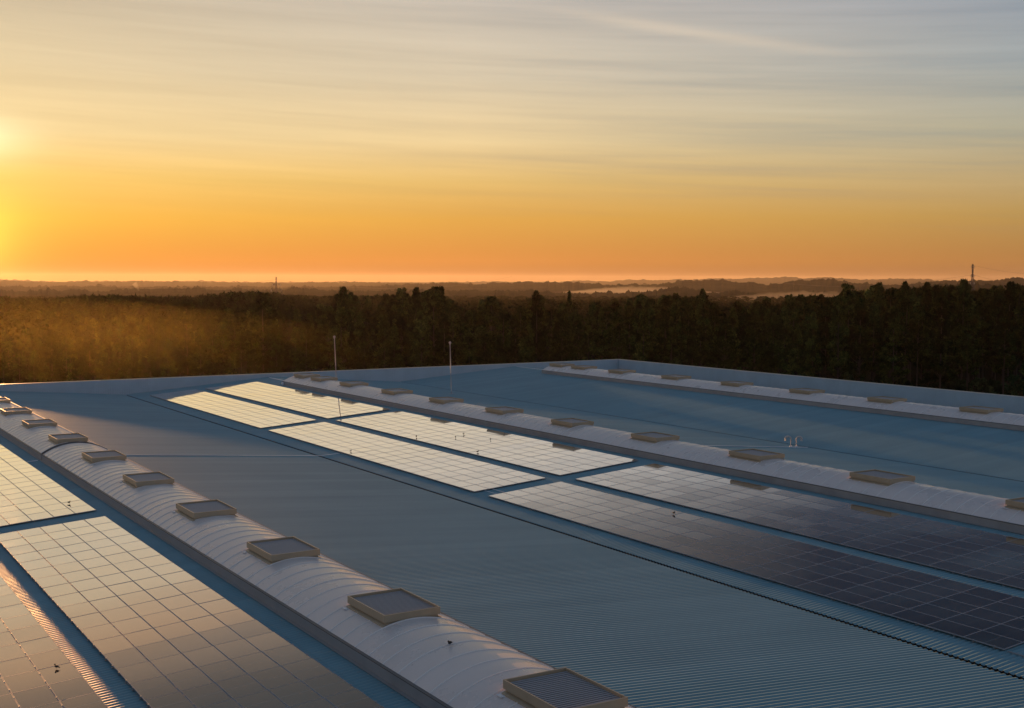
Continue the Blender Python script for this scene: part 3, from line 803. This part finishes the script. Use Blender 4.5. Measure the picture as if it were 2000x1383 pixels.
# skyline trees that can be told apart
SKY_T = [(671, 262, 561, 3, 0.9, 'tall pointed tree rising above the canopy just right of the left lightning rod'),
         (785, 275, 565, 0, 0.9, 'slim tree breaking the skyline, left of two standing between the lightning rods'),
         (813, 270, 562, 3, 0.85, 'slim conical tree breaking the skyline, right of two standing between the lightning rods'),
         (848, 265, 563, 2, 1.0, 'broad twin-topped tree on the skyline, left half, just left of the right lightning rod'),
         (861, 267, 561, 5, 1.0, 'broad twin-topped tree on the skyline, right half, above the right lightning rod'),
         (960, 262, 582, 2, 1.25, 'rounded dark tree standing alone right of the right lightning rod'),
         (1047, 268, 569, 3, 1.0, 'dark narrow tree standing up alone in the middle of the photo'),
         (1112, 300, 569, 3, 0.6, 'small spire-like tree in front of the pale mist right of the middle'),
         (1372, 285, 565, 3, 0.75, 'dark pointed conifer-like tree standing up right of the twisted-top trees'),
         (1655, 290, 556, 1, 0.9, 'slim tall tree at the right end of the pale mist bank'),
         (1717, 288, 553, 5, 0.9, 'conical tree with a sharp tip on the right-hand skyline'),
         (1767, 290, 551, 3, 0.9, 'pointed tree standing up beside the distant hill on the right'),
         (514, 262, 575, 2, 1.2, 'dark bushy tree below and left of the left pylon'),
         (365, 262, 590, 0, 1.2, 'dark loose-topped tree in the amber haze at the left'),
         (1881, 285, 547, 5, 0.9, 'dark rounded treetop just left of the right pylon'),
         (1972, 285, 551, 3, 1.0, 'tall pointed tree near the right frame edge, right of the pylon')]
for (px, D, yt, pi, wd, lab) in SKY_T:
    plant(px, D, ztop(px, yt, D), pi, lab, grp='trees breaking the skyline', wid=wd)
# the wood edge and the rows behind it
cand = []
for row in range(9):
    D = 246 + row * 12.0
    px = -50 + random.uniform(0, 30)
    while px < 2050:
        cand.append((px + random.uniform(-12, 12), D + random.uniform(-4, 4), row))
        px += (54 if row < 6 else 66) * random.uniform(0.85, 1.15)
random.shuffle(cand); cand.sort(key=lambda c: c[2])
cand = cand[:284]
for (px, D, row) in cand:
    if px > 1500: D += 30 * (px - 1500) / 500 
    yt = ytop(px) + abs(random.gauss(0, 7)) + max(0, 5 - row) * random.uniform(2, 15) + 1
    h = ztop(px, yt, D); h = max(8, h)
    zone = 0 if px < 600 else (1 if px < 1300 else 2)
    lab = ['tree in the amber sunlit haze of the wood beyond the left parapet',
           'dark eucalyptus in the middle of the dense wood beyond the roof',
           'dark eucalyptus with bare pale trunk in the wood beyond the right parapet'][zone]
    plant(px, D, h, random.choice([0, 1, 3, 5, 3, 5, 4, 3, 5]), lab, grp=['hazy trees at the left of the wood', 'dark trees in the middle of the wood', 'dark trees at the right of the wood'][zone], wid=random.uniform(0.85, 1.35))
# shrubs in front of the wood at the right
V, F, cs = crown_np(3.4, 0.2, 2.0, 26, 30, 0.30, 'oval', rng, 0.8)
shm = npmesh('foliage', V, F, [M['leafd']])
for i in range(22):
    px = 1560 + i * 21 + random.uniform(-8, 8); D = 262 + random.uniform(-6, 8) + 20 * (px - 1500) / 500
    x, y = at(px, D); s_ = random.uniform(0.8, 1.5)
    o = obj('shrub', shm, None, (x, y, -0.1)); o.scale = (s_ * 1.1, s_ * 1.1, s_); o.rotation_euler = (0, 0, random.uniform(0, 6))
    tag(o, 'low dark green shrub at the foot of the wood beyond the right parapet', 'shrub', 'shrubs at the foot of the wood')

# the rest of the wood, as one mass
def forest_mass():
    Vs = []; Fs = []; o_ = 0; pr = []
    for (h, b_, rm, sh, nc) in ((20, 5, 2.6, 'oval', 26), (20, 3, 2.7, 'cone', 28), (20, 7, 2.4, 'open', 24)):
        V, F, cs = crown_np(h, b_, rm, nc, 9, 0.85, sh, rng, 1.25); pr.append((V, F))
    n = 0
    for D in list(np.arange(335, 520, 11)) + list(np.arange(520, 900, 26)) + list(np.arange(900, 1300, 55)):
        px = -120
        while px < 2120:
            V, F = pr[rng.integers(3)]
            pj = px + rng.normal() * 8; Dj = D + rng.normal() * 4
            if 540 < pj < 1260 and D < 560: px += 40; continue
            if pj <= 540 and D < 370: px += 40; continue
            yt = 578 + 4 * math.sin(pj * 0.006 + 1) + 3 * math.sin(pj * 0.023) + abs(rng.normal()) * 9 - 2
            if 540 < pj < 1260: yt += 8 * math.sin(math.pi * (pj - 540) / 720)
            if pj > 1260: yt = max(min(yt, 590) - max(0, pj - 1450) / 550 * 16, ytop(pj) + 13)
            if 1380 < pj < 1540: yt += 8
            h = min(26, max(9, ztop(pj, yt, Dj))); s_ = h / 20; w_ = max(1.0, D / 480) * (0.9 + 0.3 * rng.random())
            a = rng.random() * 6.28; c_, q_ = math.cos(a), math.sin(a)
            x, y = at(pj, Dj)
            P = V * np.array([w_, w_, s_])
            Vs.append(np.stack([P[:, 0] * c_ - P[:, 1] * q_ + x, P[:, 0] * q_ + P[:, 1] * c_ + y, P[:, 2]], 1)); Fs.append(F + o_); o_ += len(V)
            px += 2375 / D * 4.6 * (0.85 + 0.3 * rng.random()) * max(1.0, D / 480)
            n += 1
    o = obj('forest', npmesh('forest', np.concatenate(Vs), np.concatenate(Fs), [M['leaf']])); tag(o, kind='stuff')
    return n
NF = forest_mass()

# ------------------------------------------------------------------ far hills
def ridge(name, D, depth, ctrl, tree, seed, extra=400):
    rg = np.random.default_rng(seed)
    xs = np.arange(-extra, 2000 + extra, 1.6)
    yy = np.interp(xs, [c[0] for c in ctrl], [c[1] for c in ctrl])
    def sm(n, k):
        a = rg.random(n + k); return np.convolve(a, np.ones(k) / k, 'valid')[:n]
    nz = np.maximum(0, (sm(len(xs), 24) - 0.46) * 6.0) + np.maximum(0, (sm(len(xs), 5) - 0.45) * 2.4) + 0.5 * sm(len(xs), 2)
    prof = [(-1.0, 0.0), (-0.7, 0.35), (-0.4, 0.75), (-0.18, 0.93), (-0.06, 0.985), (0.0, 1.0), (0.08, 0.97), (0.4, 0.7), (1.0, 0.0)]
    V = []
    for (u, hh) in prof:
        for i, px in enumerate(xs):
            Dj = D + u * depth; x, y = at(px, Dj); z = ztop(px, yy[i], D)
            zz = z * hh + (tree * nz[i] * (1 if abs(u) < 0.1 else 0.3 + 0.4 * rg.random()) if hh > 0.3 else 0)
            V.append((x, y, zz - (0.5 if hh == 0 else 0)))
    o = obj(name, npmesh(name, np.array(V), grid_faces(len(prof), len(xs)), [M['wood']])); tag(o, kind='structure')
ridge('hills', 9500, 900, [(-400, 548), (0, 548), (120, 551), (200, 550), (330, 551), (395, 549), (480, 553), (640, 551), (800, 553), (960, 551), (1090, 552), (1150, 550), (1190, 551), (1225, 547), (1310, 549), (1420, 546), (1500, 544), (1545, 542), (1580, 546), (1620, 543), (1680, 549), (1780, 545), (1850, 551), (2000, 549), (2400, 549)], 8, 3)
ridge('hills', 5600, 600, [(-400, 552), (0, 551), (60, 553), (130, 552), (260, 551), (400, 552), (470, 554), (700, 553), (800, 556), (1100, 557), (1400, 560), (2400, 560)], 6, 4)
ridge('hills', 3300, 350, [(-400, 562), (0, 563), (200, 561), (350, 563), (480, 562), (560, 564), (640, 562), (720, 560), (790, 559), (840, 557), (920, 555), (925, 558), (970, 553), (1010, 557), (1130, 554), (1200, 560), (1260, 559), (1300, 555), (1345, 551), (1390, 549), (1450, 553), (1500, 560), (1560, 551), (1600, 548), (1620, 547), (1645, 555), (1720, 558), (1800, 556), (1850, 549), (1880, 554), (1925, 552), (2000, 547), (2400, 548)], 6, 5)
ridge('hills', 1900, 250, [(-400, 571), (150, 572), (350, 569), (520, 568), (700, 571), (850, 570), (1000, 572), (1100, 577), (1250, 576), (1310, 567), (1370, 572), (1450, 578), (1550, 580), (1700, 573), (1850, 562), (2000, 560), (2400, 560)], 5, 6)

# ------------------------------------------------------------------ pylons and wires
def pylon(px, D, yt, yaw_, H, arms, label, wid=1.0):
    x, y = at(px, D); zt = ztop(px, yt, D)
    root = empty('power_pylon', (x, y, 0), label, 'pylon', None, yaw_)
    mb = MB(); n = 11; zs = [zt * i / n for i in range(n + 1)]
    def hw(z): return wid * (0.35 + 2.6 * max(0, 1 - z / (zt * 0.80)) ** 1.2)
    for sx in (-1, 1):
        for sy in (-1, 1):
            mb.tube([(sx * hw(z) * (0.4 if z == zs[-1] else 1), sy * hw(z) * (0.4 if z == zs[-1] else 1), z) for z in zs], 0.13, 4)
    for i in range(n):
        a, b_ = zs[i], zs[i + 1]; wa, wb_ = hw(a), hw(b_)
        for sx, sy in ((1, 0), (-1, 0), (0, 1), (0, -1)):
            for q in (-1, 1):
                if sx: mb.tube([(sx * wa, q * wa, a), (sx * wb_, -q * wb_, b_)], 0.07, 4)
                else: mb.tube([(q * wa, sy * wa, a), (-q * wb_, sy * wb_, b_)], 0.07, 4)
    mb.build('lattice_mast', M['lattice'], root)
    for (z, L) in arms:
        mb = MB()
        for q in (-1, 1):
            mb.tube([(0, 0, z + 0.9), (q * L, 0, z)], 0.10, 4); mb.tube([(0, 0, z - 0.1), (q * L, 0, z)], 0.10, 4)
        ar = mb.build('crossarm', M['lattice'], root)
        mb = MB()
        for q in (-1, 1):
            for i in range(5): mb.tube([(q * L, 0, z - 0.15 - 0.3 * i), (q * L, 0, z - 0.38 - 0.3 * i)], [0.42, 0.2], 6)
        mb.build('insulator', M['insul'], ar)
    return x, y, zt
za = lambda px, y_, D: ztop(px, y_, D)
P1 = pylon(540, 900, 541, -R(18), 0, [(za(540, 555, 900), 2.6), (za(540, 565, 900), 3.6), (za(540, 575, 900), 4.6)], 'lattice power pylon with bright insulators rising above the wood at the left')
P2 = pylon(1898, 950, 516, R(60), 0, [(za(1898, 519, 950), 2.4), (za(1898, 537, 950), 3.0), (za(1898, 551, 950), 3.4)], 'narrow lattice power pylon on the skyline at the right')
def wire(p0, p1, sag, label, r_=0.035):
    mb = MB(); pts = []
    for t_ in np.linspace(0, 1, 24):
        pts.append((p0[0] + (p1[0] - p0[0]) * t_, p0[1] + (p1[1] - p0[1]) * t_, p0[2] + (p1[2] - p0[2]) * t_ - sag * 4 * t_ * (1 - t_)))
    mb.tube(pts, r_, 4, 0, False); o = mb.build('power_line', M['wire']); tag(o, label, 'power line', 'overhead wires')
def P(px, py, D): return (*at(px, D), ztop(px, py, D))
wire(P(1900, 537, 950), P(2300, 528, 760), 9, 'overhead wire sagging from the right pylon towards the right frame edge', 0.07)
wire(P(1896, 537, 950), P(1480, 545, 1300), 8, 'overhead wire sagging from the right pylon towards the left', 0.06)
wire(P(1898, 518, 950), P(2300, 505, 760), 8, 'upper overhead wire from the tip of the right pylon', 0.05)
wire(P(540, 546, 900), P(120, 548, 1300), 7, 'overhead wire leaving the left pylon towards the left', 0.05)
wire(P(540, 546, 900), P(1000, 540, 1200), 9, 'overhead wire leaving the left pylon towards the right', 0.05)

# ------------------------------------------------------------------ haze, mist, added glare veil and smoke
def volume(name, density, color, aniso):
    mm = bpy.data.materials.new(name); mm.use_nodes = True
    t = NT(mm.node_tree); t.n.remove(t.n['Principled BSDF'])
    v = t.new('ShaderNodeVolumePrincipled'); v.inputs['Color'].default_value = (*color, 1); v.inputs['Density'].default_value = density; v.inputs['Anisotropy'].default_value = aniso
    t.l.new(v.outputs[0], t.n['Material Output'].inputs['Volume'])
    return mm
mb = MB(); mb.box(-4500, 12500, -400, 12500, -1, 80)
if HAZE > 0:
    o = mb.build('haze', volume('haze_air', HAZE, (0.95, 0.83, 0.68), 0.5)); tag(o, kind='stuff')
def fixn(o):
    b = bmesh.new(); b.from_mesh(o.data); bmesh.ops.recalc_face_normals(b, faces=b.faces); b.to_mesh(o.data); b.free()
def blob(name, px0, px1, D0, D1, h, dens, seed, aniso=0.6, col=(0.95, 0.90, 0.84), jag=0.3):
    mb = MB(); n, k = 40, 11; vs = []
    rg = np.random.default_rng(seed)
    for i in range(n + 1):
        u = i / n; px = px0 + (px1 - px0) * u
        for j in range(k + 1):
            w_ = j / k; e = max(0.02, math.sin(math.pi * u) ** (0.5 if jag == 0 else 1.2) * math.sin(math.pi * w_) ** (0.5 if jag == 0 else 0.8))
            x, y = at(px, D0 + (D1 - D0) * w_); vs.append((x, y, 0.3 + h * e * (1 - jag / 2 + jag * rg.random())))
    m_ = len(vs); vs += [(x, y, 0.05) for x, y, z in vs]
    fs = []
    q = k + 1
    for i in range(n):
        for j in range(k):
            a = i * q + j; fs += [(a, a + 1, a + q + 1, a + q), (m_ + a, m_ + a + q, m_ + a + q + 1, m_ + a + 1)]
    for i in range(n):
        a = i * q; fs.append((a, a + q, m_ + a + q, m_ + a)); a = i * q + k; fs.append((a + q, a, m_ + a, m_ + a + q))
    for j in range(k):
        a = j; fs.append((a + 1, a, m_ + a, m_ + a + 1)); a = n * q + j; fs.append((a, a + 1, m_ + a + 1, m_ + a))
    mb.add(vs, fs); o = mb.build(name, volume(name + '_air', dens, col, aniso)); tag(o, kind='stuff')
    fixn(o)
if HAZE > 0:
    blob('mist', 1360, 1800, 1350, 1750, 12, 0.0005, 1)
    blob('mist', 1080, 1420, 2100, 2700, 14, 0.00035, 2)
    blob('mist', -1500, 1150, 138, 262, 23, 1.05e-4, 3, 0.9, (1.0, 0.74, 0.12), 0.0)  # added amber-tinted volume imitating the sun's veiling glare over the left trees
    # smoke plume rising from behind the wood at the left
    mb = MB(); D = 1500; x, y = at(272, D)
    pts = []; rad = []
    for i in range(8):
        u = i / 7; a, b_ = at(272 - 9 * u ** 1.3, D); pts.append((a, b_, 12 + (ztop(265, 553, D) - 12) * u)); rad.append(0.8 + 2.6 * u)
    mb.tube(pts, rad, 10); o = mb.build('smoke', volume('smoke_air', 0.012, (0.95, 0.92, 0.88), 0.5)); tag(o, kind='stuff'); fixn(o)
print('trees', len(cand), 'forest', NF)
